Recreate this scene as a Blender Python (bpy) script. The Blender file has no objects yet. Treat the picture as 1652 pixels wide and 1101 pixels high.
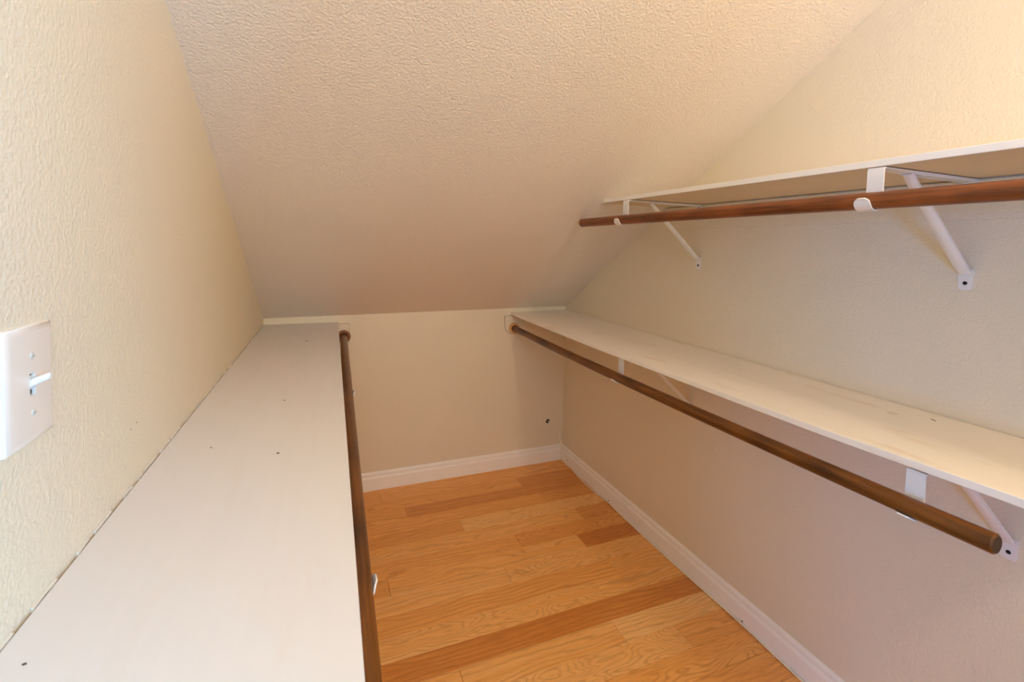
import bpy, bmesh, math, random
from mathutils import Vector, Matrix
rnd = random.Random(7)
sc = bpy.context.scene
col = sc.collection

# ------------------------------------------------------------------ camera
H = 1.3025                      # camera height above the floor
W_PX, H_PX, F_PX, CY_PX = 1652, 1101, 766.62, 435.3
yaw, pitch, roll = (math.radians(a) for a in (21.913, 3.0075, 1.294))
fwd = Vector((math.sin(yaw) * math.cos(pitch), math.cos(yaw) * math.cos(pitch), -math.sin(pitch)))
r0 = Vector((math.cos(yaw), -math.sin(yaw), 0))
u0 = r0.cross(fwd)
right = r0 * math.cos(roll) + u0 * math.sin(roll)
up = u0 * math.cos(roll) - r0 * math.sin(roll)
cam = bpy.data.cameras.new('camera')
cam_o = bpy.data.objects.new('camera', cam)
col.objects.link(cam_o)
m = Matrix((right, up, -fwd)).transposed().to_4x4()
m.translation = Vector((0, 0, H))
cam_o.matrix_world = m
cam.sensor_width = 36
cam.sensor_fit = 'HORIZONTAL'
cam.lens = F_PX / W_PX * 36
cam.shift_y = (CY_PX - H_PX / 2) / W_PX
cam.clip_start = 0.02
cam.dof.use_dof = True
cam.dof.focus_distance = 1.9
cam.dof.aperture_fstop = 9
sc.camera = cam_o

# ------------------------------------------------------------------ light
sc.view_settings.view_transform = 'Standard'
sc.view_settings.look = 'None'
sc.view_settings.gamma = 1
sc.view_settings.use_curve_mapping = False
sc.view_settings.exposure = 0.0
sc.cycles.use_denoising = True
sc.cycles.max_bounces = 12
sc.cycles.diffuse_bounces = 8
world = bpy.data.worlds.new('daylit_room')
sc.world = world
world.use_nodes = True
world.node_tree.nodes['Background'].inputs[0].default_value = (0.80, 0.88, 1.0, 1)
world.node_tree.nodes['Background'].inputs[1].default_value = 0.05
def area(name, loc, aim, size, energy, color):
    d = bpy.data.lights.new(name, 'AREA')
    d.shape = 'SQUARE'
    d.size = size
    d.energy = energy
    d.color = color
    o = bpy.data.objects.new(name, d)
    col.objects.link(o)
    o.location = loc
    o.rotation_euler = (Vector(aim) - o.location).to_track_quat('-Z', 'Y').to_euler()
    return o
# light through the open doorway behind the camera: an assumed, unseen window at left for the bluish tint on the right wall,
# plus two added unseen fill lights, at right and straight behind
area('assumed_window_left', (-3.4, -3.8, H - 0.35), (0.95, 0.8, H - 0.5), 1.0, 135, (0.04, 0.32, 1.0))
area('fill_right', (1.4, -2.0, H + 0.3), (-0.1, 1.0, H - 0.4), 0.8, 158, (0.08, 0.49, 1.0))
area('fill_behind', (0.1, -1.5, H + 0.5), (0.2, 1.0, H - 0.6), 0.8, 21.8, (0.79, 0.88, 1.0))
# assumed warm bulb, unseen, beside the doorway (its added fixture is built further down)
ASSUMED_LAMP = Vector((0.84, -0.30, H + 0.52))
bulb = bpy.data.lights.new('assumed_lamp_bulb', 'POINT')
bulb.energy = 18.6
bulb.color = (1.0, 0.86, 0.675)
bulb.shadow_soft_size = 0.06
bulb_o = bpy.data.objects.new('assumed_lamp_bulb', bulb)
col.objects.link(bulb_o)
bulb_o.location = ASSUMED_LAMP

# ------------------------------------------------------------------ materials
def lin(r, g, b):
    f = lambda c: (c / 255) / 12.92 if c / 255 <= 0.04045 else ((c / 255 + 0.055) / 1.055) ** 2.4
    return (f(r), f(g), f(b), 1)

def new_mat(name):
    mt = bpy.data.materials.new(name)
    mt.use_nodes = True
    nt = mt.node_tree
    return mt, nt, nt.nodes['Principled BSDF']

def node(nt, kind, **kw):
    n = nt.nodes.new(kind)
    for k, v in kw.items():
        if k in n.inputs:
            n.inputs[k].default_value = v
        else:
            setattr(n, k, v)
    return n

def paint(name, rgb, rough, tex_scale, strength, dist, mottle=0.03, detail=2.0):
    """painted, sprayed-texture wall or ceiling"""
    mt, nt, b = new_mat(name)
    L = nt.links.new
    tc = node(nt, 'ShaderNodeTexCoord')
    n1 = node(nt, 'ShaderNodeTexNoise', Scale=tex_scale, Detail=detail, Roughness=0.5)
    n2 = node(nt, 'ShaderNodeTexNoise', Scale=3.0, Detail=3.0)
    L(tc.outputs['Object'], n1.inputs['Vector'])
    L(tc.outputs['Object'], n2.inputs['Vector'])
    ramp = node(nt, 'ShaderNodeValToRGB')
    ramp.color_ramp.elements[0].position = 0.35
    ramp.color_ramp.elements[1].position = 0.67
    L(n1.outputs['Fac'], ramp.inputs['Fac'])
    bump = node(nt, 'ShaderNodeBump', Strength=strength, Distance=dist)
    L(ramp.outputs['Color'], bump.inputs['Height'])
    L(bump.outputs['Normal'], b.inputs['Normal'])
    c = lin(*rgb)
    mix = node(nt, 'ShaderNodeMix', data_type='RGBA')
    mix.inputs['A'].default_value = tuple(v * (1 - mottle) for v in c[:3]) + (1,)
    mix.inputs['B'].default_value = tuple(min(1, v * (1 + mottle)) for v in c[:3]) + (1,)
    L(n2.outputs['Fac'], mix.inputs['Factor'])
    L(mix.outputs['Result'], b.inputs['Base Color'])
    b.inputs['Roughness'].default_value = rough
    return mt

def plain(name, rgb, rough=0.5, metal=0.0, vary=0.04, scale=20, bump=0.0):
    mt, nt, b = new_mat(name)
    L = nt.links.new
    tc = node(nt, 'ShaderNodeTexCoord')
    n = node(nt, 'ShaderNodeTexNoise', Scale=scale, Detail=3.0)
    L(tc.outputs['Object'], n.inputs['Vector'])
    c = lin(*rgb)
    mix = node(nt, 'ShaderNodeMix', data_type='RGBA')
    mix.inputs['A'].default_value = tuple(v * (1 - vary) for v in c[:3]) + (1,)
    mix.inputs['B'].default_value = tuple(min(1, v * (1 + vary)) for v in c[:3]) + (1,)
    L(n.outputs['Fac'], mix.inputs['Factor'])
    L(mix.outputs['Result'], b.inputs['Base Color'])
    b.inputs['Roughness'].default_value = rough
    b.inputs['Metallic'].default_value = metal
    if bump:
        bp = node(nt, 'ShaderNodeBump', Strength=bump, Distance=0.001)
        L(n.outputs['Fac'], bp.inputs['Height'])
        L(bp.outputs['Normal'], b.inputs['Normal'])
    return mt

def shelf_paint(name, rgb, stain=0.35):
    """white brushed paint on a board, with a few worn yellowish smears along the board"""
    mt, nt, b = new_mat(name)
    L = nt.links.new
    tc = node(nt, 'ShaderNodeTexCoord')
    mp = node(nt, 'ShaderNodeMapping')
    mp.inputs['Scale'].default_value = (26, 1.6, 10)
    L(tc.outputs['Object'], mp.inputs['Vector'])
    n = node(nt, 'ShaderNodeTexNoise', Scale=2.2, Detail=4.0)
    L(mp.outputs['Vector'], n.inputs['Vector'])
    mp2 = node(nt, 'ShaderNodeMapping')
    mp2.inputs['Scale'].default_value = (14, 3.2, 10)
    L(tc.outputs['Object'], mp2.inputs['Vector'])
    n2 = node(nt, 'ShaderNodeTexNoise', Scale=1.3, Detail=3.0, Roughness=0.6)
    L(mp2.outputs['Vector'], n2.inputs['Vector'])
    r = node(nt, 'ShaderNodeValToRGB')
    r.color_ramp.elements[0].position = 0.60
    r.color_ramp.elements[1].position = 0.78
    L(n2.outputs['Fac'], r.inputs['Fac'])
    c = lin(*rgb)
    mix = node(nt, 'ShaderNodeMix', data_type='RGBA')
    mix.inputs['A'].default_value = tuple(v * 0.975 for v in c[:3]) + (1,)
    mix.inputs['B'].default_value = tuple(min(1, v * 1.02) for v in c[:3]) + (1,)
    L(n.outputs['Fac'], mix.inputs['Factor'])
    mul = node(nt, 'ShaderNodeMath', operation='MULTIPLY')
    mul.inputs[1].default_value = stain
    L(r.outputs['Color'], mul.inputs[0])
    mix2 = node(nt, 'ShaderNodeMix', data_type='RGBA')
    mix2.inputs['B'].default_value = lin(214, 186, 146)
    L(mul.outputs[0], mix2.inputs['Factor'])
    L(mix.outputs['Result'], mix2.inputs['A'])
    L(mix2.outputs['Result'], b.inputs['Base Color'])
    b.inputs['Roughness'].default_value = 0.5
    bp = node(nt, 'ShaderNodeBump', Strength=0.12, Distance=0.001)
    L(n.outputs['Fac'], bp.inputs['Height'])
    L(bp.outputs['Normal'], b.inputs['Normal'])
    return mt

def oak(name):
    """varnished oak strip; object colour = (tone, figure, seed)"""
    mt, nt, b = new_mat(name)
    L = nt.links.new
    tc = node(nt, 'ShaderNodeTexCoord')
    oi = node(nt, 'ShaderNodeObjectInfo')
    sep = node(nt, 'ShaderNodeSeparateColor')
    L(oi.outputs['Color'], sep.inputs['Color'])
    seed = node(nt, 'ShaderNodeMath', operation='MULTIPLY')
    seed.inputs[1].default_value = 40.0
    L(sep.outputs['Blue'], seed.inputs[0])
    comb = node(nt, 'ShaderNodeCombineXYZ')
    for i in range(3):
        L(seed.outputs[0], comb.inputs[i])
    add = node(nt, 'ShaderNodeVectorMath', operation='ADD')
    L(tc.outputs['Object'], add.inputs[0])
    L(comb.outputs[0], add.inputs[1])
    # large soft figure that bends the growth rings
    m1 = node(nt, 'ShaderNodeMapping')
    m1.inputs['Scale'].default_value = (3.4, 13.0, 13.0)
    L(add.outputs[0], m1.inputs['Vector'])
    big = node(nt, 'ShaderNodeTexNoise', Scale=1.0, Detail=1.5, Roughness=0.45)
    L(m1.outputs[0], big.inputs['Vector'])
    # ring phase = across * k + figure * big
    sx = node(nt, 'ShaderNodeSeparateXYZ')
    L(add.outputs[0], sx.inputs[0])
    ay = node(nt, 'ShaderNodeMath', operation='MULTIPLY')
    ay.inputs[1].default_value = 300.0
    L(sx.outputs['Y'], ay.inputs[0])
    fg = node(nt, 'ShaderNodeMath', operation='MULTIPLY_ADD')
    fg.inputs[1].default_value = 120.0
    fg.inputs[2].default_value = 10.0
    L(sep.outputs['Green'], fg.inputs[0])
    fb = node(nt, 'ShaderNodeMath', operation='MULTIPLY')
    L(fg.outputs[0], fb.inputs[0])
    L(big.outputs['Fac'], fb.inputs[1])
    ph = node(nt, 'ShaderNodeMath', operation='ADD')
    L(ay.outputs[0], ph.inputs[0])
    L(fb.outputs[0], ph.inputs[1])
    sn = node(nt, 'ShaderNodeMath', operation='SINE')
    L(ph.outputs[0], sn.inputs[0])
    ring = node(nt, 'ShaderNodeMapRange')
    ring.inputs['From Min'].default_value = 0.1
    ring.inputs['From Max'].default_value = 1.0
    L(sn.outputs[0], ring.inputs['Value'])
    # broad streaks and fine pores along the strip
    m2 = node(nt, 'ShaderNodeMapping')
    m2.inputs['Scale'].default_value = (2.2, 45.0, 45.0)
    L(add.outputs[0], m2.inputs['Vector'])
    st = node(nt, 'ShaderNodeTexNoise', Scale=1.0, Detail=4.0, Roughness=0.6)
    L(m2.outputs[0], st.inputs['Vector'])
    m3 = node(nt, 'ShaderNodeMapping')
    m3.inputs['Scale'].default_value = (16.0, 420.0, 420.0)
    L(add.outputs[0], m3.inputs['Vector'])
    po = node(nt, 'ShaderNodeTexNoise', Scale=1.0, Detail=2.0)
    L(m3.outputs[0], po.inputs['Vector'])
    # tone
    tone = node(nt, 'ShaderNodeValToRGB')
    e = tone.color_ramp.elements
    e[0].position, e[0].color = 0.0, lin(212, 134, 58)
    e[1].position, e[1].color = 1.0, lin(255, 214, 146)
    k = e.new(0.5)
    k.color = lin(248, 180, 97)
    sa = node(nt, 'ShaderNodeMath', operation='MULTIPLY_ADD')
    sa.inputs[1].default_value = 0.55
    sa.inputs[2].default_value = -0.275
    L(st.outputs['Fac'], sa.inputs[0])
    ts = node(nt, 'ShaderNodeMath', operation='ADD')
    L(sep.outputs['Red'], ts.inputs[0])
    L(sa.outputs[0], ts.inputs[1])
    L(ts.outputs[0], tone.inputs['Fac'])
    # rings darken where the wood's own streak noise lets them
    amt = node(nt, 'ShaderNodeMath', operation='MULTIPLY')
    L(ring.outputs[0], amt.inputs[0])
    big2 = node(nt, 'ShaderNodeMapRange')
    big2.inputs['From Min'].default_value = 0.35
    big2.inputs['From Max'].default_value = 0.7
    big2.inputs['To Min'].default_value = 0.16
    big2.inputs['To Max'].default_value = 0.70
    L(st.outputs['Fac'], big2.inputs['Value'])
    L(big2.outputs[0], amt.inputs[1])
    dark = node(nt, 'ShaderNodeMix', data_type='RGBA', blend_type='MULTIPLY')
    dark.inputs['B'].default_value = (0.66, 0.49, 0.34, 1)
    L(amt.outputs[0], dark.inputs['Factor'])
    L(tone.outputs['Color'], dark.inputs['A'])
    pr = node(nt, 'ShaderNodeMapRange')
    pr.inputs['From Min'].default_value = 0.5
    pr.inputs['From Max'].default_value = 0.8
    pr.inputs['To Max'].default_value = 0.75
    L(po.outputs['Fac'], pr.inputs['Value'])
    dark2 = node(nt, 'ShaderNodeMix', data_type='RGBA', blend_type='MULTIPLY')
    dark2.inputs['B'].default_value = (0.6, 0.5, 0.4, 1)
    L(pr.outputs[0], dark2.inputs['Factor'])
    L(dark.outputs['Result'], dark2.inputs['A'])
    L(dark2.outputs['Result'], b.inputs['Base Color'])
    b.inputs['Roughness'].default_value = 0.38
    bp = node(nt, 'ShaderNodeBump', Strength=0.05, Distance=0.001)
    L(po.outputs['Fac'], bp.inputs['Height'])
    L(bp.outputs['Normal'], b.inputs['Normal'])
    return mt

def rod_wood(name, dark_rgb, light_rgb, rough=0.33):
    mt, nt, b = new_mat(name)
    L = nt.links.new
    tc = node(nt, 'ShaderNodeTexCoord')
    mp = node(nt, 'ShaderNodeMapping')
    mp.inputs['Scale'].default_value = (90, 5, 90)
    L(tc.outputs['Object'], mp.inputs['Vector'])
    n = node(nt, 'ShaderNodeTexNoise', Scale=1.0, Detail=5.0, Roughness=0.65)
    L(mp.outputs[0], n.inputs['Vector'])
    n2 = node(nt, 'ShaderNodeTexNoise', Scale=7.0, Detail=2.0)
    L(tc.outputs['Object'], n2.inputs['Vector'])
    ad = node(nt, 'ShaderNodeMath', operation='MULTIPLY_ADD')
    ad.inputs[1].default_value = 0.6
    L(n2.outputs['Fac'], ad.inputs[0])
    L(n.outputs['Fac'], ad.inputs[2])
    r = node(nt, 'ShaderNodeValToRGB')
    e = r.color_ramp.elements
    e[0].position, e[0].color = 0.56, lin(*dark_rgb)
    e[1].position, e[1].color = 1.0, lin(*light_rgb)
    L(ad.outputs[0], r.inputs['Fac'])
    L(r.outputs['Color'], b.inputs['Base Color'])
    b.inputs['Roughness'].default_value = rough
    bp = node(nt, 'ShaderNodeBump', Strength=0.12, Distance=0.001)
    L(n.outputs['Fac'], bp.inputs['Height'])
    L(bp.outputs['Normal'], b.inputs['Normal'])
    return mt

M = {}
M['wall'] = paint('cream_wall_paint', (231, 219, 194), 0.55, 180, 0.42, 0.0014, detail=3.0)
M['ceiling'] = paint('cream_ceiling_paint', (231, 220, 207), 0.6, 172, 0.66, 0.0020, detail=3.0)
M['trim'] = plain('white_trim_paint', (248, 243, 234), 0.4)
M['shelf'] = shelf_paint('white_shelf_paint', (226, 222, 220), 0.12)
M['shelf_upper'] = shelf_paint('bright_white_shelf_paint', (246, 240, 230), 0.1)
M['shelf_worn'] = shelf_paint('worn_white_shelf_paint', (246, 238, 226), 0.5)
M['oak'] = oak('oak_strip')
M['subfloor'] = plain('dark_joint_filler', (96, 58, 26), 0.8)
M['rod'] = rod_wood('dark_stained_rod', (56, 29, 7), (126, 74, 22))
M['rod_lit'] = rod_wood('lit_stained_rod', (76, 36, 13), (146, 80, 36))  # same dark stain; the upper rod's brighter lighting is put into the colour
M['rod_end'] = plain('dark_end_grain', (62, 42, 27), 0.7, scale=300, vary=0.25)
M['socket'] = rod_wood('bare_wood_socket', (196, 142, 84), (226, 178, 118), 0.5)
M['socket_dark'] = rod_wood('stained_wood_socket', (96, 52, 24), (150, 90, 46), 0.45)
M['enamel'] = plain('white_enamel_steel', (236, 232, 228), 0.35, vary=0.02)
M['screw'] = plain('dark_screw', (40, 36, 34), 0.45, metal=0.6)
M['plastic'] = plain('white_plastic', (232, 222, 210), 0.3, vary=0.01)
M['toggle'] = plain('bright_white_plastic', (234, 232, 230), 0.25, vary=0.01)
M['steel'] = plain('painted_screw_head', (206, 206, 196), 0.4, vary=0.03)
M['underside'] = plain('darker_cream_underside', (220, 200, 170), 0.6)  # darker cream for the downward faces of the upper shelf
M['seam'] = plain('dark_plate_seam', (112, 90, 66), 0.8)
M['slot'] = plain('painted_screw_slot', (168, 166, 156), 0.5)
M['black'] = plain('black_void', (10, 9, 8), 0.9)
M['cable'] = plain('ivory_cable', (246, 234, 212), 0.45)
M['caulk'] = plain('cracked_caulk', (222, 212, 194), 0.8, vary=0.12, scale=60)
M['mark'] = plain('dark_scuff', (70, 58, 44), 0.8)
M['stain'] = plain('faint_stain', (232, 220, 204), 0.6)

# ------------------------------------------------------------------ helpers
def build(name, bm, mat, parent=None, loc=None, smooth=False, bevel=0.0, segs=2):
    bmesh.ops.recalc_face_normals(bm, faces=bm.faces)
    if bevel:
        es = [e for e in bm.edges if len(e.link_faces) == 2 and e.calc_face_angle(0) > 0.6]
        bmesh.ops.bevel(bm, geom=es, offset=bevel, segments=segs, affect='EDGES', profile=0.5, clamp_overlap=True)
    me = bpy.data.meshes.new(name)
    bm.to_mesh(me)
    bm.free()
    me.materials.append(mat)
    if smooth:
        for p in me.polygons:
            p.use_smooth = True
        me.set_sharp_from_angle(angle=math.radians(42))
    o = bpy.data.objects.new(name, me)
    col.objects.link(o)
    if loc is not None:
        o.location = loc
    if parent is not None:
        o.parent = parent
    return o

def box(bm, x0, x1, y0, y1, z0, z1):
    vs = [bm.verts.new((x, y, z)) for z in (z0, z1) for y in (y0, y1) for x in (x0, x1)]
    for f in ((0, 1, 3, 2), (4, 6, 7, 5), (0, 4, 5, 1), (2, 3, 7, 6), (0, 2, 6, 4), (1, 5, 7, 3)):
        bm.faces.new([vs[i] for i in f])
    return vs

def prism(bm, pts, vec):
    """closed solid: polygon pts swept along vec"""
    v = Vector(vec)
    a = [bm.verts.new(p) for p in pts]
    b = [bm.verts.new(Vector(p) + v) for p in pts]
    bm.faces.new(a)
    bm.faces.new(list(reversed(b)))
    n = len(a)
    for i in range(n):
        bm.faces.new((a[i], a[(i + 1) % n], b[(i + 1) % n], b[i]))

def tube(bm, pts, r, seg=16, cap=True):
    pts = [Vector(p) for p in pts]
    rings = []
    n = len(pts)
    ref = None
    for i, p in enumerate(pts):
        t = (pts[min(i + 1, n - 1)] - pts[max(i - 1, 0)]).normalized()
        if ref is None:
            ref = Vector((0, 0, 1)) if abs(t.z) < 0.9 else Vector((1, 0, 0))
        a = (ref - t * ref.dot(t)).normalized()
        ref = a
        c = t.cross(a)
        rr = r[i] if isinstance(r, (list, tuple)) else r
        rings.append([bm.verts.new(p + (a * math.cos(2 * math.pi * k / seg) + c * math.sin(2 * math.pi * k / seg)) * rr) for k in range(seg)])
    for i in range(n - 1):
        for k in range(seg):
            bm.faces.new((rings[i][k], rings[i][(k + 1) % seg], rings[i + 1][(k + 1) % seg], rings[i + 1][k]))
    if cap:
        bm.faces.new(rings[0])
        bm.faces.new(list(reversed(rings[-1])))

def ribbon(bm, path, y0, y1, t):
    """flat strip: path of (x, z) centre points, given width in y and thickness t"""
    n = len(path)
    rows = []
    for i in range(n):
        a, b = Vector(path[max(i - 1, 0)]), Vector(path[min(i + 1, n - 1)])
        d = (b - a).normalized()
        nx, nz = -d.y * t / 2, d.x * t / 2
        x, z = path[i]
        ya, yb = (y0[i], y1[i]) if isinstance(y0, list) else (y0, y1)
        rows.append([bm.verts.new((x + nx, ya, z + nz)), bm.verts.new((x + nx, yb, z + nz)),
                     bm.verts.new((x - nx, yb, z - nz)), bm.verts.new((x - nx, ya, z - nz))])
    for i in range(n - 1):
        for k in range(4):
            bm.faces.new((rows[i][k], rows[i][(k + 1) % 4], rows[i + 1][(k + 1) % 4], rows[i + 1][k]))
    bm.faces.new(rows[0])
    bm.faces.new(list(reversed(rows[-1])))

def disc(bm, c, axis, r, depth, seg=14, dome=0.0):
    """short cylinder on c, standing out along axis"""
    c, ax = Vector(c), Vector(axis).normalized()
    a = ax.orthogonal().normalized()
    b = ax.cross(a)
    ring = lambda rr, dd: [bm.verts.new(c + ax * dd + (a * math.cos(2 * math.pi * k / seg) + b * math.sin(2 * math.pi * k / seg)) * rr) for k in range(seg)]
    rs = [ring(r, 0), ring(r, depth)]
    if dome:
        rs.append(ring(r * 0.62, depth + dome))
    for i in range(len(rs) - 1):
        for k in range(seg):
            bm.faces.new((rs[i][k], rs[i][(k + 1) % seg], rs[i + 1][(k + 1) % seg], rs[i + 1][k]))
    bm.faces.new(rs[0])
    bm.faces.new(list(reversed(rs[-1])))

def empty(name, loc, rz=0.0):
    o = bpy.data.objects.new(name, None)
    o.empty_display_size = 0.05
    o.location = loc
    o.rotation_euler = (0, 0, rz)
    col.objects.link(o)
    return o

def tag(o, label, cat, group=None):
    o['label'] = label
    o['category'] = cat
    if group:
        o['group'] = group
    return o

def struct(o):
    o['kind'] = 'structure'
    return o

# ------------------------------------------------------------------ room shell
YB, XR, XL0, AL = 2.52, 1.3695, -0.2549, -0.0198
YF = -0.45
SLOPE, ZK, TX = 0.6058, -0.3616, 0.010
ZFLAT = 1.12
T = 0.08
xl = lambda y: XL0 + AL * (YB - y)
ceil_z = lambda x, y: H + ZK + SLOPE * (YB - y) + TX * (x - XR)
ceil_y = lambda x, z: YB - (z - H - ZK - TX * (x - XR)) / SLOPE     # where the slope stands at height z
y_flat = lambda x: ceil_y(x, H + ZFLAT)

bm = bmesh.new()
box(bm, xl(YF) - T, XR + T, YF - T, YB + T, -0.10, -0.012)
floor = struct(build('floor', bm, M['subfloor']))

# right wall: five-sided gable outline under the slope
prof_r = [(XR, YF, 0), (XR, YB, 0), (XR, YB, ceil_z(XR, YB)), (XR, y_flat(XR), H + ZFLAT), (XR, YF, H + ZFLAT)]
bm = bmesh.new()
prism(bm, prof_r, (T, 0, 0))
struct(build('wall_right', bm, M['wall']))

def lp(y, z): return (xl(y), y, z)
yf_l = y_flat(xl(0.1))
bm = bmesh.new()
prism(bm, [lp(YF, 0), lp(YB, 0), lp(YB, ceil_z(xl(YB), YB)), lp(yf_l, H + ZFLAT), lp(YF, H + ZFLAT)], (-T, 0, 0))
wall_left = struct(build('wall_left', bm, M['wall']))

# front wall with the open doorway the camera looks in from
DX0, DX1, DZ = -0.22, 0.51, 2.03
xa, xb = xl(YF) - T, XR + T
bm = bmesh.new()
prism(bm, [(DX1, YF, 0), (xb, YF, 0), (xb, YF, H + ZFLAT), (xa, YF, H + ZFLAT), (xa, YF, 0), (DX0, YF, 0), (DX0, YF, DZ), (DX1, YF, DZ)], (0, -T, 0))
struct(build('wall_front', bm, M['wall']))

# back knee wall, with a real hole for the cable
HOLE = (1.268, -1.057 + H)
bm = bmesh.new()
xa, xb = xl(YB) - T, XR + T
outer = [bm.verts.new(p) for p in ((xa, YB, 0), (xb, YB, 0), (xb, YB, ceil_z(xb, YB)), (xa, YB, ceil_z(xa, YB)))]
inner = [bm.verts.new((HOLE[0] + 0.0125 * math.cos(a * math.pi / 10), YB, HOLE[1] + 0.0125 * math.sin(a * math.pi / 10))) for a in range(20)]
ed = []
for ring in (outer, inner):
    for i in range(len(ring)):
        ed.append(bm.edges.new((ring[i], ring[(i + 1) % len(ring)])))
bmesh.ops.triangle_fill(bm, edges=ed, use_beauty=True)
back = [bm.verts.new((v.co.x, YB + T, v.co.z)) for v in outer]
hb_ = [bm.verts.new((v.co.x, YB + 0.05, v.co.z)) for v in inner]
for i in range(4):
    bm.faces.new((outer[i], outer[(i + 1) % 4], back[(i + 1) % 4], back[i]))
for i in range(20):
    bm.faces.new((inner[i], inner[(i + 1) % 20], hb_[(i + 1) % 20], hb_[i]))
bm.faces.new(back)
wall_back = struct(build('wall_back', bm, M['wall']))
bm = bmesh.new()
n_ = 20
r1 = [bm.verts.new((HOLE[0] + 0.0123 * math.cos(a * math.pi / 10), YB + 0.0015, HOLE[1] + 0.0123 * math.sin(a * math.pi / 10))) for a in range(n_)]
r2 = [bm.verts.new((HOLE[0] + 0.0123 * math.cos(a * math.pi / 10), YB + 0.05, HOLE[1] + 0.0123 * math.sin(a * math.pi / 10))) for a in range(n_)]
for i in range(n_):
    bm.faces.new((r1[i], r1[(i + 1) % n_], r2[(i + 1) % n_], r2[i]))
bm.faces.new(r2)
o = build('cable_hole', bm, M['black'], wall_back)
o['label'] = 'small round black hole in the knee wall'

# ceiling: slope plus the flat part over the entrance
bm = bmesh.new()
xa, xb = xl(YF) - T, XR + T
ceil_prof = lambda x: [(x, YB + T, ceil_z(x, YB + T)), (x, y_flat(x), H + ZFLAT), (x, YF - T, H + ZFLAT)]
lo = [[bm.verts.new(p) for p in ceil_prof(x)] for x in (xa, xb)]
hi = [[bm.verts.new((p[0], p[1], p[2] + T)) for p in ceil_prof(x)] for x in (xa, xb)]
for i in range(2):
    bm.faces.new((lo[0][i], lo[0][i + 1], lo[1][i + 1], lo[1][i]))
    bm.faces.new((hi[0][i], hi[1][i], hi[1][i + 1], hi[0][i + 1]))
    for s in (0, 1):
        bm.faces.new((lo[s][i], lo[s][i + 1], hi[s][i + 1], hi[s][i]))
for i in (0, 2):
    bm.faces.new((lo[0][i], lo[1][i], hi[1][i], hi[0][i]))
struct(build('ceiling', bm, M['ceiling']))

# baseboards: moulded section swept along the wall
HB, TB = 0.0955, 0.013
sec = [(0, 0), (TB, 0), (TB, HB * 0.66), (TB * 0.80, HB * 0.73), (TB * 0.62, HB * 0.76), (TB * 0.62, HB * 0.90), (TB * 0.40, HB * 0.97), (0.0015, HB), (0, HB)]
bm = bmesh.new()
prism(bm, [(XR - d_, YB - TB, z) for d_, z in sec], (0, YF + TB - YB, 0))
struct(build('baseboard_right', bm, M['trim']))
bm = bmesh.new()
prism(bm, [(xl(YB), YB - d_, z) for d_, z in sec], (XR - xl(YB), 0, 0))
struct(build('baseboard_back', bm, M['trim']))
bm = bmesh.new()
prism(bm, [(xl(YB) + d_, YB - TB, z) for d_, z in sec], (xl(YF) - xl(YB), YF + 0.014 + TB - YB, 0))
struct(build('baseboard_left', bm, M['trim']))
# ledger strip painted in with the wall under the upper shelf
ZS_U = H + 0.172                 # underside of the upper shelf
bm = bmesh.new()
zt, zb = ZS_U - 0.0035, H + 0.0805
prism(bm, [(XR, ceil_y(XR, zb) - 0.002, zb), (XR, 0.0, zb), (XR, 0.0, zt), (XR, ceil_y(XR, zt) - 0.002, zt)], (-0.009, 0, 0))
struct(build('trim_1', bm, M['wall'], bevel=0.0008))
# door casing on the closet side of the doorway
bm = bmesh.new()
prism(bm, [(DX1, YF, 0), (DX1 + 0.06, YF, 0), (DX1 + 0.06, YF, DZ + 0.06), (DX0 - 0.04, YF, DZ + 0.06), (DX0 - 0.04, YF, 0), (DX0, YF, 0), (DX0, YF, DZ), (DX1, YF, DZ)], (0, 0.012, 0))
struct(build('trim_2', bm, M['trim'], bevel=0.003))

# ------------------------------------------------------------------ oak strip floor
RH = 0.0953
GAP = 0.0005
def plank(x0, x1, y0, y1, tone, fig):
    bm = bmesh.new()
    lx, ly = (x1 - x0) / 2 - GAP, (y1 - y0) / 2 - GAP
    c = 0.0007
    vs = []
    for (ax, ay, z) in ((lx, ly, -0.012), (lx, ly, -c), (lx - c, ly - c, 0)):
        vs.append([bm.verts.new((sx * ax, sy * ay, z)) for sx, sy in ((-1, -1), (1, -1), (1, 1), (-1, 1))])
    for i in range(2):
        for k in range(4):
            bm.faces.new((vs[i][k], vs[i][(k + 1) % 4], vs[i + 1][(k + 1) % 4], vs[i + 1][k]))
    bm.faces.new(vs[2])
    bm.faces.new(list(reversed(vs[0])))
    o = build('plank', bm, M['oak'], floor, ((x0 + x1) / 2, (y0 + y1) / 2, 0))
    o.color = (tone, fig, rnd.random(), 1)
ROWS = {  # row: joints seen in the photo, then (tone, figure) of each strip from left to right
    -2: ([.62], [(.50, .2), (.44, .3)]),
    -1: ([.28], [(.46, .3), (.52, .2)]),
    0: ([1.01], [(.46, .25), (.24, .2)]),
    1: ([.382], [(.44, .2), (.20, .15)]),
    2: ([.05, 1.07], [(.4, .3), (.46, .2), (.34, .3)]),
    3: ([.607], [(.36, .2), (.72, .75)]),
    4: ([.16, 1.172], [(.5, .2), (.58, .25), (.30, .25)]),
    5: ([.806], [(.46, .3), (.34, .9)]),
    6: ([.24, 1.072], [(.4, .2), (.56, .3), (.02, .4)]),
    7: ([.686], [(.62, .15), (.62, .95)]),
    8: ([.12, 1.106], [(.45, .2), (.44, .12), (.54, .3)]),
    9: ([.984], [(.60, 1.0), (.58, .2)]),
    10: ([-.05], [(.4, .3), (.10, .12)]),
    11: ([.394, .94], [(.56, .3), (.60, .12), (.78, .2)]),
    12: ([1.135], [(.66, 1.0), (.50, .3)]),
    13: ([.5], [(.5, .3), (.50, .8)]),
}
y_top = 2.3875
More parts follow.
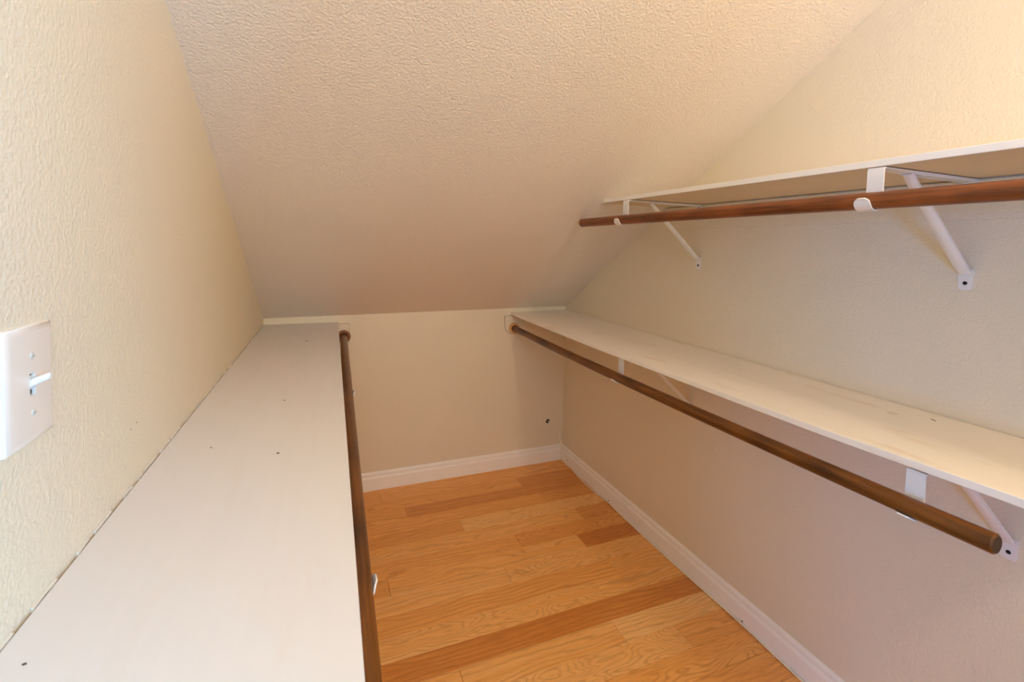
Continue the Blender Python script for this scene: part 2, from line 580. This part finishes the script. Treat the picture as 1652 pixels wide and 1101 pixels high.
xe0, xe1 = xl(YF) + 0.0, XR
for k in range(-2, 32):
    ya, yb = y_top - RH * (k + 1), y_top - RH * k
    yb = min(yb, YB)
    ya = max(ya, YF)
    if yb - ya < 0.01:
        continue
    if k in ROWS:
        js, tf = ROWS[k]
    else:
        j = rnd.uniform(0.0, 1.2)
        js = [j] if rnd.random() < 0.5 else sorted((j, (j + 0.65) % 1.3 - 0.05))
        tf = [(rnd.uniform(.3, .7), rnd.choice((.15, .25, .4, .9))) for _ in range(len(js) + 1)]
    left = xl((ya + yb) / 2) + 0.002
    xs = [left] + js + [XR - 0.002]
    for i in range(len(xs) - 1):
        if xs[i + 1] - xs[i] > 0.02:
            plank(xs[i], xs[i + 1], ya, yb, *tf[i])

# ------------------------------------------------------------------ shelves
def board(name, x_wall, x_front, y0, y1, z_bot, t, mat, dz=lambda y: 0.0, n=14, x_skew=0.0, bev=0.0012, zend=None):
    """a shelf board along y; x_wall/x_front are functions of y; dz moves the front edge"""
    bm = bmesh.new()
    rows = []
    for i in range(n + 1):
        y = y0 + (y1 - y0) * i / n
        a, b = x_wall(y), x_front(y)
        d_ = dz(y)
        rows.append([bm.verts.new(p) for p in ((a, y, z_bot), (b, y, z_bot + d_), (b, y, z_bot + t + d_), (a, y, z_bot + t))])
    for i in range(n):
        for k in range(4):
            bm.faces.new((rows[i][k], rows[i][(k + 1) % 4], rows[i + 1][(k + 1) % 4], rows[i + 1][k]))
    bm.faces.new(rows[0])
    bm.faces.new(list(reversed(rows[-1])))
    if zend:
        zend(rows)
    return build(name, bm, mat, bevel=bev)

def speck(parent, pts, z, mat, name, t=0.0006):
    """thin little flake with an irregular outline lying on a surface"""
    bm = bmesh.new()
    prism(bm, [(p[0], p[1], z) for p in pts], (0, 0, t))
    return build(name, bm, mat, parent)

def blob(x, y, rx, ry, n=10, jit=0.25):
    return [(x + rx * math.cos(2 * math.pi * k / n) * (1 + rnd.uniform(-jit, jit)), y + ry * math.sin(2 * math.pi * k / n) * (1 + rnd.uniform(-jit, jit))) for k in range(n)]

TS = 0.015
# left shelf
ZL = H - 0.4072
left_shelf = board('closet_shelf', lambda y: xl(y) + 0.0035, lambda y: xl(y) + 0.3345, YB - 0.001, 0.33, ZL - TS, TS, M['shelf'])
tag(left_shelf, 'long white painted shelf along the left wall below the light switch, scuffed top', 'shelf')
def caulk(parent, wall_x, side, y0, y1, z, density, n):
    """broken bead of old caulk between the board and the wall, with open cracks left in it"""
    y = y0
    while y > y1:
        bm = bmesh.new()
        ln = min(rnd.uniform(0.015, 0.06) * density, y - y1)
        w0, w1 = rnd.uniform(0.0016, 0.0036), rnd.uniform(0.0016, 0.0036)
        k = max(2, int(ln / 0.012))
        rows = []
        for i in range(k + 1):
            yy = y - ln * i / k
            w = w0 + (w1 - w0) * i / k + rnd.uniform(-0.0006, 0.0006)
            hh = rnd.uniform(0.0, 0.0008)
            x = wall_x(yy)
            rows.append([bm.verts.new(p) for p in ((x + side * 0.0002, yy, z + 0.0018 + hh), (x + side * w, yy, z + 0.0004), (x + side * w * 0.7, yy, z - 0.004), (x + side * 0.0002, yy, z - 0.004))])
        for i in range(k):
            for q in range(4):
                bm.faces.new((rows[i][q], rows[i + 1][q], rows[i + 1][(q + 1) % 4], rows[i][(q + 1) % 4]))
        bm.faces.new(rows[0])
        bm.faces.new(list(reversed(rows[-1])))
        build('caulk_piece', bm, M['caulk'], parent)
        y -= ln + rnd.uniform(0.01, 0.06) / density
caulk(left_shelf, xl, 1, 2.50, 0.36, ZL, 1.0, 30)
for (x, y, rx, ry) in ((-.054, 2.07, .006, .004), (-.086, 1.311, .0028, .002), (-.076, .985, .003, .002), (-.198, 1.053, .0016, .0012), (-.260, .567, .0022, .0011)):
    speck(left_shelf, blob(x, y, rx, ry), ZL, M['mark'], 'nail_hole')

# lower right shelf: front edge slightly warped
ZR = H - 0.3825
def warp(y):
    k = [(0.2, .008), (.4, .0057), (.7, -.002), (.95, -.0045), (1.6, -.0085), (2.1, -.007), (2.52, -.005)]
    for (a, va), (b, vb) in zip(k, k[1:]):
        if y <= b:
            t = (y - a) / (b - a)
            return va + (vb - va) * t
    return k[-1][1]
XFR = XR - 0.3583
low_shelf = board('closet_shelf', lambda y: XR - 0.002, lambda y: XFR, YB - 0.001, 0.30, ZR - TS, TS, M['shelf_worn'], warp, 24)
tag(low_shelf, 'long white shelf low on the right wall, worn yellowish top, below the other right shelf', 'shelf')
speck(low_shelf, [(1.3065, .628), (1.3085, .6275), (1.316, .640), (1.314, .641)], ZR, M['mark'], 'scratch')
speck(low_shelf, blob(1.270, .696, .009, .010), ZR - .0004, M['stain'], 'stain')
speck(low_shelf, blob(1.178, .601, .003, .0025), ZR - .001, M['mark'], 'nail_hole')

# upper right shelf, its far end cut to the sloping ceiling
XFU = 1.03
def bevel_end(rows):
    for v in rows[0]:
        v.co.y = ceil_y(v.co.x, v.co.z) - 0.004
up_shelf = board('closet_shelf', lambda y: XR - 0.0005, lambda y: XFU, 1.58, -0.05, ZS_U, 0.0142, M['shelf_upper'], zend=bevel_end)
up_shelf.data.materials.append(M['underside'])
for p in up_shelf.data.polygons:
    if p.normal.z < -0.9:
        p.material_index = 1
tag(up_shelf, 'white shelf high on the right wall, its far end cut against the sloping ceiling', 'shelf')

# ------------------------------------------------------------------ hanging rods
RR = 0.0168
def rod(name, pts, mat, label):
    bm = bmesh.new()
    P = [Vector(p) for p in pts]
    d0, d1 = (P[0] - P[1]).normalized(), (P[-1] - P[-2]).normalized()
    P = [P[0], P[0] - d0 * 0.0025] + P[1:-1] + [P[-1] - d1 * 0.0025, P[-1]]
    tube(bm, P, [RR - 0.0025] + [RR] * (len(P) - 2) + [RR - 0.0025], 28)
    o = build(name, bm, mat, smooth=True)
    bm = bmesh.new()
    disc(bm, P[-1] - d1 * 0.001, d1, RR - 0.0030, 0.0013, 24)
    e = build('rod_end', bm, M['rod_end'], o)
    e['label'] = 'sawn end grain'
    return tag(o, label, 'rod')

def sagged(a, b, sag, n=18, end=None):
    a, b = Vector(a), Vector(b)
    out = []
    for i in range(n + 1):
        t = i / n
        p = a.lerp(b, t)
        p.z -= sag * 4 * t * (1 - t)
        out.append(p)
    return out
LOW_A, LOW_B = (1.031, YB - 0.006, H - 0.4805), (0.998, 0.388, H - 0.4595)
low_pts = sagged(LOW_A, LOW_B, 0.0095)
rod('hanging_rod', low_pts, M['rod'], 'dark brown wooden rod under the lower right shelf, ending in the open at right')
LEFT_A, LEFT_B = (0.106, YB - 0.006, H - 0.481), (0.041, 0.345, H - 0.479)
left_pts = sagged(LEFT_A, LEFT_B, 0.002)
rod('hanging_rod', left_pts, M['rod'], 'dark brown wooden rod along the edge of the left shelf')
UP_A, UP_B = (1.0005, 1.722, H + 0.0962), (1.014, 0.0, H + 0.1045)
up_pts = sagged(UP_A, UP_B, -0.001)
rod('hanging_rod', up_pts, M['rod_lit'], 'dark wooden rod in a lit red-brown tone under the upper right shelf, running out of the frame')
def rod_at(pts, y):
    for a, b in zip(pts, pts[1:]):
        if min(a.y, b.y) <= y <= max(a.y, b.y):
            return a.lerp(b, (y - a.y) / (b.y - a.y))

# wooden sockets that hold the far rod ends on the knee wall
def socket(x, z, mat, plate, label):
    root = empty('rod_socket', (x, YB, z))
    tag(root, label, 'socket', None)
    bm = bmesh.new()
    prism(bm, [(px - x, 0.0, pz - z) for px, pz in plate], (0, -0.008, 0))
    cx_, cz_ = sum(q[0] for q in plate) / len(plate), sum(q[1] for q in plate) / len(plate)
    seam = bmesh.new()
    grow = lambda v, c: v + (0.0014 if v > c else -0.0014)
    prism(seam, [(grow(px, cx_) - x, 0.0, grow(pz, cz_) - z) for px, pz in plate], (0, -0.0012, 0))  # thin dark outline, slightly larger than the plate
    sm = build('dark_seam', seam, M['seam'], root)
    sm['label'] = 'thin dark line around the plate'
    p = build('mounting_plate', bm, M['wall'], root, bevel=0.0008)
    p['label'] = 'thin plate painted like the wall'
    bm = bmesh.new()
    prof = [(RR + 0.0008, -0.006), (0.0325, -0.006), (0.0325, -0.0145), (0.0300, -0.0185), (0.0245, -0.0200), (RR + 0.0030, -0.0195), (RR + 0.0008, -0.0175)]
    seg = 36
    rings = [[bm.verts.new((r_ * math.cos(2 * math.pi * k / seg), yy, r_ * math.sin(2 * math.pi * k / seg))) for r_, yy in prof] for k in range(seg)]
    for k in range(seg):
        for i in range(len(prof)):
            j = (i + 1) % len(prof)
            bm.faces.new((rings[k][i], rings[k][j], rings[(k + 1) % seg][j], rings[(k + 1) % seg][i]))
    build('ring', bm, mat, root, smooth=True)
arc = [(1.026 + 0.050 * math.cos(a), H - 0.462 + 0.050 * math.sin(a)) for a in [math.pi + math.pi * i / 12 for i in range(13)]]
socket(1.031, H - 0.4805, M['socket'], [(0.976, H - 0.4085)] + arc + [(1.076, H - 0.4085)], 'pale wooden ring socket on the back wall under the right shelf')
socket(0.106, H - 0.481, M['socket_dark'], [(0.040, H - 0.515), (0.132, H - 0.515), (0.132, H - 0.418), (0.040, H - 0.418)], 'brown wooden ring socket on the back wall at the left shelf corner')

# ------------------------------------------------------------------ shelf-and-rod brackets
def bracket(wall_x, y, z_shelf, rod_p, side, label, ledger=0.0, lip=0.98):
    """side +1: wall on the right, bracket reaches to -x; -1: mirrored"""
    root = empty('shelf_bracket', (wall_x, y, z_shelf))
    tag(root, label, 'bracket', 'white steel shelf brackets')
    s = -side
    rx, rz = abs(rod_p.x - wall_x), rod_p.z - z_shelf       # rod centre in bracket space (u outward, z)
    st = 0.0026                                             # steel thickness
    hr = RR + st / 2 + 0.0010
    su = rx - hr                                            # strap stands on the wall side of the rod
    X = lambda path: [(s * u, z) for u, z in path]
    zt = -0.0022
    l0 = ledger
    # horizontal arm: channel under the shelf, tapering towards the front
    bm = bmesh.new()
    prism(bm, [(s * (l0 + 0.002), -0.013, zt), (s * su, -0.0155, zt), (s * su, 0.0155, zt), (s * (l0 + 0.002), 0.013, zt)], (0, 0, -st))
    for yy in (-0.011, 0.0085):
        prism(bm, [(s * (l0 + 0.004), yy, zt - st), (s * 0.27, yy, zt - st), (s * 0.225, yy, zt - 0.0065), (s * (l0 + 0.004), yy, zt - 0.0065)], (0, 0.0025, 0))
    build('arm', bm, M['enamel'], root)
    # strap and cradle hook in one bent strip
    path = [(su - 0.006, zt - st / 2), (su - 0.0015, zt - st / 2 - 0.0005), (su, zt - 0.006)]
    for i in range(1, 5):
        path.append((su, zt - 0.006 + (rz - zt + 0.006) * i / 4))
    for i in range(1, 15):
        a = math.pi * i / 14 * lip
        path.append((rx - hr * math.cos(a), rz - hr * math.sin(a)))
    lu, lz = path[-1]
    ta = math.pi * lip                                       # leave the rod along the tangent, flaring a little outward
    tx_, tz_ = math.sin(ta), -math.cos(ta)
    path += [(lu + tx_ * 0.0025 + 0.0010, lz + tz_ * 0.0025), (lu + tx_ * 0.0055 + 0.0032, lz + tz_ * 0.0055)]
    n = len(path)
    hw = [0.0155] * (n - 4) + [0.0150, 0.0140, 0.0118, 0.0070]
    bm = bmesh.new()
    ribbon(bm, X(path), [-w for w in hw], hw, st)
    build('rod_hook', bm, M['enamel'], root, smooth=True)
    # diagonal brace, a folded channel with rounded back
    a, b = Vector((s * 0.238, zt - st - 0.001)), Vector((s * 0.0055, -0.213))
    d = (b - a).normalized()
    nrm = Vector((-d.y, d.x))
    if nrm.x * s < 0:
        nrm = -nrm
    bm = bmesh.new()
    secs = []
    for t in (0, 0.08, 0.5, 0.92, 1.0):
        p = a.lerp(b, t)
        w = 0.0100 + 0.0025 * t
        dp = 0.0085 if 0 < t < 1 else 0.004
        sect = [(-w, -0.001), (-w, dp * 0.55), (-w * 0.55, dp), (w * 0.55, dp), (w, dp * 0.55), (w, -0.001)]
        secs.append([bm.verts.new((p.x + nrm.x * q, yy, p.y + nrm.y * q)) for yy, q in sect])
    for i in range(len(secs) - 1):
        for k in range(6):
            bm.faces.new((secs[i][k], secs[i][(k + 1) % 6], secs[i + 1][(k + 1) % 6], secs[i + 1][k]))
    bm.faces.new(secs[0])
    bm.faces.new(list(reversed(secs[-1])))
    build('brace', bm, M['enamel'], root, smooth=True)
    # wall plates with their screws
    def plate(z0, z1, u0, w):
        bm = bmesh.new()
        c = 0.006
        prism(bm, [(s * u0, -w, z1), (s * u0, w, z1), (s * u0, w, z0 + c), (s * u0, w - 0.3 * c, z0 + 0.3 * c), (s * u0, w - c, z0), (s * u0, -w + c, z0), (s * u0, -w + 0.3 * c, z0 + 0.3 * c), (s * u0, -w, z0 + c)], (s * 0.0022, 0, 0))
        return build('wall_plate', bm, M['enamel'], root)
    p1 = plate(-0.026, zt, l0, 0.0135)
    p2 = plate(-0.2520, -0.206, 0.0, 0.0135)
    for z, u, p in ((-0.0150, l0 + 0.0022, p1), (-0.2365, 0.0022, p2)):
        bm = bmesh.new()
        disc(bm, (s * u, 0, z), (s, 0, 0), 0.0042, 0.0010, 14, 0.0012)
        build('screw', bm, M['screw'], p, smooth=True)
    for yy, u in ((-0.006, 0.09), (0.006, su - 0.03)):
        bm = bmesh.new()
        disc(bm, (s * u, yy, zt - st), (0, 0, -1), 0.003, 0.0008, 12, 0.0008)
        build('screw', bm, M['enamel'], root, smooth=True)
    return root
for y, lab in ((0.62, 'white steel bracket under the upper right shelf, nearest the camera'), (1.451, 'white steel bracket under the upper right shelf, at its far ceiling end')):
    bracket(XR, y, ZS_U, rod_at(up_pts, y), 1, lab, ledger=0.009)
for y, lab in ((0.513, 'white steel bracket under the lower right shelf, nearest the camera'), (1.463, 'white steel bracket under the lower right shelf, the one towards the back wall')):
    p = rod_at(low_pts, y)
    bracket(XR, y, ZR - TS + min(0, warp(y)) * 0.95, p, 1, lab, lip=0.70 if y < 1 else 0.80)
for y, lab in ((0.672, 'bracket of the left shelf rod whose white hook lip shows against the floor'), (1.575, 'bracket of the left shelf rod, its hook tip against the back wall')):
    bracket(xl(y), y, ZL - TS, rod_at(left_pts, y), -1, lab)

# ------------------------------------------------------------------ light switch
sw_y, sw_z = 0.6525, H - 0.1600
sw = empty('light_switch', (xl(sw_y), sw_y, sw_z), math.atan2(-AL, 1) * -1)
sw.rotation_euler = (0, 0, math.atan(AL))
tag(sw, 'white toggle light switch with oversize plate on the left wall', 'light switch')
bm = bmesh.new()
w, hgt = 0.0425, 0.0630
lay = [(w, hgt, 0.0), (w, hgt, 0.0030), (w - 0.0012, hgt - 0.0012, 0.0046), (w - 0.0040, hgt - 0.0040, 0.0062), (w - 0.0075, hgt - 0.0075, 0.0068)]
rs = [[bm.verts.new((x, sy * a, sz * b)) for sy, sz in ((-1, -1), (1, -1), (1, 1), (-1, 1))] for a, b, x in lay]
slot = [bm.verts.new((0.0068, sy * 0.0052, sz * 0.0120)) for sy, sz in ((-1, -1), (1, -1), (1, 1), (-1, 1))]
slot_in = [bm.verts.new((0.0030, sy * 0.0052, sz * 0.0120)) for sy, sz in ((-1, -1), (1, -1), (1, 1), (-1, 1))]
rs += [slot, slot_in]
for i in range(len(rs) - 1):
    for k in range(4):
        bm.faces.new((rs[i][k], rs[i][(k + 1) % 4], rs[i + 1][(k + 1) % 4], rs[i + 1][k]))
bm.faces.new(slot_in)
build('plate', bm, M['plastic'], sw, smooth=True)
for sz in (-1, 1):
    bm = bmesh.new()
    disc(bm, (0.0062, 0, sz * 0.0305), (1, 0, 0), 0.0036, 0.0010, 18, 0.0008)
    s_ = build('screw', bm, M['steel'], sw, smooth=True)
    s_['label'] = 'slotted screw painted greyish white'
    bm = bmesh.new()
    box(bm, 0.0078, 0.0082, -0.0030, 0.0030, sz * 0.0305 - 0.0004, sz * 0.0305 + 0.0004)
    build('screw_slot', bm, M['slot'], s_)
bm = bmesh.new()
tp = [(0.003, 0.0048, 0.0060, 0.000), (0.0075, 0.0045, 0.0052, 0.0022), (0.014, 0.0040, 0.0042, 0.0050), (0.0205, 0.0037, 0.0037, 0.0078), (0.0222, 0.0026, 0.0026, 0.0085)]
rr_ = []
for x, a, b, dz in tp:
    rr_.append([bm.verts.new((x, a * math.cos(q), dz + b * math.sin(q))) for q in [2 * math.pi * k / 12 for k in range(12)]])
for i in range(len(rr_) - 1):
    for k in range(12):
        bm.faces.new((rr_[i][k], rr_[i][(k + 1) % 12], rr_[i + 1][(k + 1) % 12], rr_[i + 1][k]))
bm.faces.new(rr_[0])
bm.faces.new(list(reversed(rr_[-1])))
t_ = build('toggle', bm, M['toggle'], sw, smooth=True)
t_['label'] = 'small bright white lever flipped up'
bm = bmesh.new()
box(bm, 0.0030, 0.0036, -0.0050, 0.0050, -0.0115, -0.0065)
box(bm, 0.0030, 0.0036, -0.0050, 0.0050, 0.0085, 0.0115)
b_ = build('slot_gap', bm, M['mark'], sw)
b_['label'] = 'dark gap around the lever'

# nail holes in the left wall below the switch
for y, z in ((0.954, -0.3106), (0.930, -0.3133)):
    bm = bmesh.new()
    disc(bm, (xl(y), y, H + z), (1, 0, 0), 0.0012, 0.0004, 8)
    build('nail_hole', bm, M['mark'], wall_left)

# ------------------------------------------------------------------ cable along the right baseboard
def smooth_path(P, n=6):
    P = [Vector(p) for p in P]
    out = []
    for i in range(len(P) - 1):
        p0, p1, p2, p3 = P[max(i - 1, 0)], P[i], P[i + 1], P[min(i + 2, len(P) - 1)]
        for k in range(n):
            t = k / n
            out.append(0.5 * ((2 * p1) + (p2 - p0) * t + (2 * p0 - 5 * p1 + 4 * p2 - p3) * t * t + (3 * p1 - p0 - 3 * p2 + p3) * t ** 3))
    out.append(P[-1])
    return out
CR = 0.0033
cx = XR - TB - CR - 0.0005
ctrl = [(HOLE[0] + 0.004, YB + 0.03, HOLE[1] - 0.003), (HOLE[0] + 0.0075, YB - 0.002, HOLE[1] - 0.0065), (HOLE[0] + 0.026, YB - 0.006, HOLE[1] - 0.030), (HOLE[0] + 0.064, YB - 0.012, HOLE[1] - 0.075),
        (cx - 0.004, YB - 0.024, 0.100), (cx, YB - 0.032, 0.055), (cx, YB - 0.075, 0.024), (cx, YB - 0.14, 0.010), (cx - 0.008, 2.22, 0.0036), (cx - 0.005, 2.08, 0.0036), (cx, 1.985, 0.0085),
        (cx - 0.001, 1.85, 0.0040), (cx - 0.0015, 1.55, 0.0036), (cx, 1.35, 0.0045), (cx, 1.158, 0.0100), (cx, 1.03, 0.0050), (cx - 0.002, 0.80, 0.0036), (cx, 0.55, 0.0090), (cx, 0.1, 0.0036), (cx, -0.5, 0.0036)]
bm = bmesh.new()
tube(bm, smooth_path(ctrl), CR, 10)
tag(build('cable', bm, M['cable'], smooth=True), 'thin ivory cable from the black wall hole along the right baseboard', 'cable')
clips = [(2.425, 0.0235, 'cable clip nearest the back corner, above the right baseboard cable'), (1.985, 0.0085, 'second cable clip from the back corner on the right baseboard'), (1.158, 0.0100, 'cable clip closest to the camera on the right baseboard')]
for y, z, lab in clips:
    root = empty('cable_clip', (XR - TB, y, z))
    tag(root, lab, 'cable clip', 'cable clips on the right baseboard')
    bm = bmesh.new()
    ribbon(bm, [(0.0, 0.0115), (-0.0012, 0.0112), (-0.0018, 0.0055), (-0.0050, 0.0046), (-0.0072, 0.0020), (-0.0072, -0.0015)], -0.0035, 0.0035, 0.0012)
    build('clip', bm, M['cable'], root)
    bm = bmesh.new()
    disc(bm, (-0.0018, 0, 0.0082), (-1, 0, 0), 0.0024, 0.0016, 10, 0.0006)
    n_ = build('nail', bm, M['screw'], root, smooth=True)
    n_['label'] = 'dark nail head'

# paint chips that flaked onto the floor
chips = [(1.338, 1.296, .0030, 'pale paint chip nearest the right baseboard in the row of three by the dark plank'),
         (1.330, 1.262, .0026, 'middle pale chip of the three paint chips on the floor by the dark plank'),
         (1.322, 1.240, .0022, 'pale chip farthest from the baseboard of the three paint chips by the dark plank'),
         (1.346, 1.108, .0022, 'tiny paint chip on the floor just past the cable clip closest to the camera'),
         (1.349, 1.030, .0028, 'pale paint chip nearest the camera beside the right baseboard')]
for x, y, r, lab in chips:
    bm = bmesh.new()
    prism(bm, [(px - x, py - y, 0.0001) for px, py in blob(x, y, r, r * 0.7, 7)], (0, 0, 0.0008))
    tag(build('paint_chip', bm, M['trim'], loc=(x, y, 0)), lab, 'paint chip', 'paint chips on the floor')

# ------------------------------------------------------------------ added bare-bulb wall lamp beside the doorway, for the assumed bulb (unseen, behind the frame)
fx = empty('added_wall_lamp', (ASSUMED_LAMP.x, YF, ASSUMED_LAMP.z))
tag(fx, 'added, unseen small white porcelain lamp holder on the entrance wall beside the doorway', 'lamp')
bm = bmesh.new()
disc(bm, (0, 0, 0), (0, 1, 0), 0.055, 0.014, 32, 0.008)
build('base', bm, M['enamel'], fx, smooth=True)
bm = bmesh.new()
tube(bm, [(0, 0.020, 0), (0, 0.060, 0)], 0.021, 20)
build('added_lamp_holder', bm, M['plastic'], fx, smooth=True)
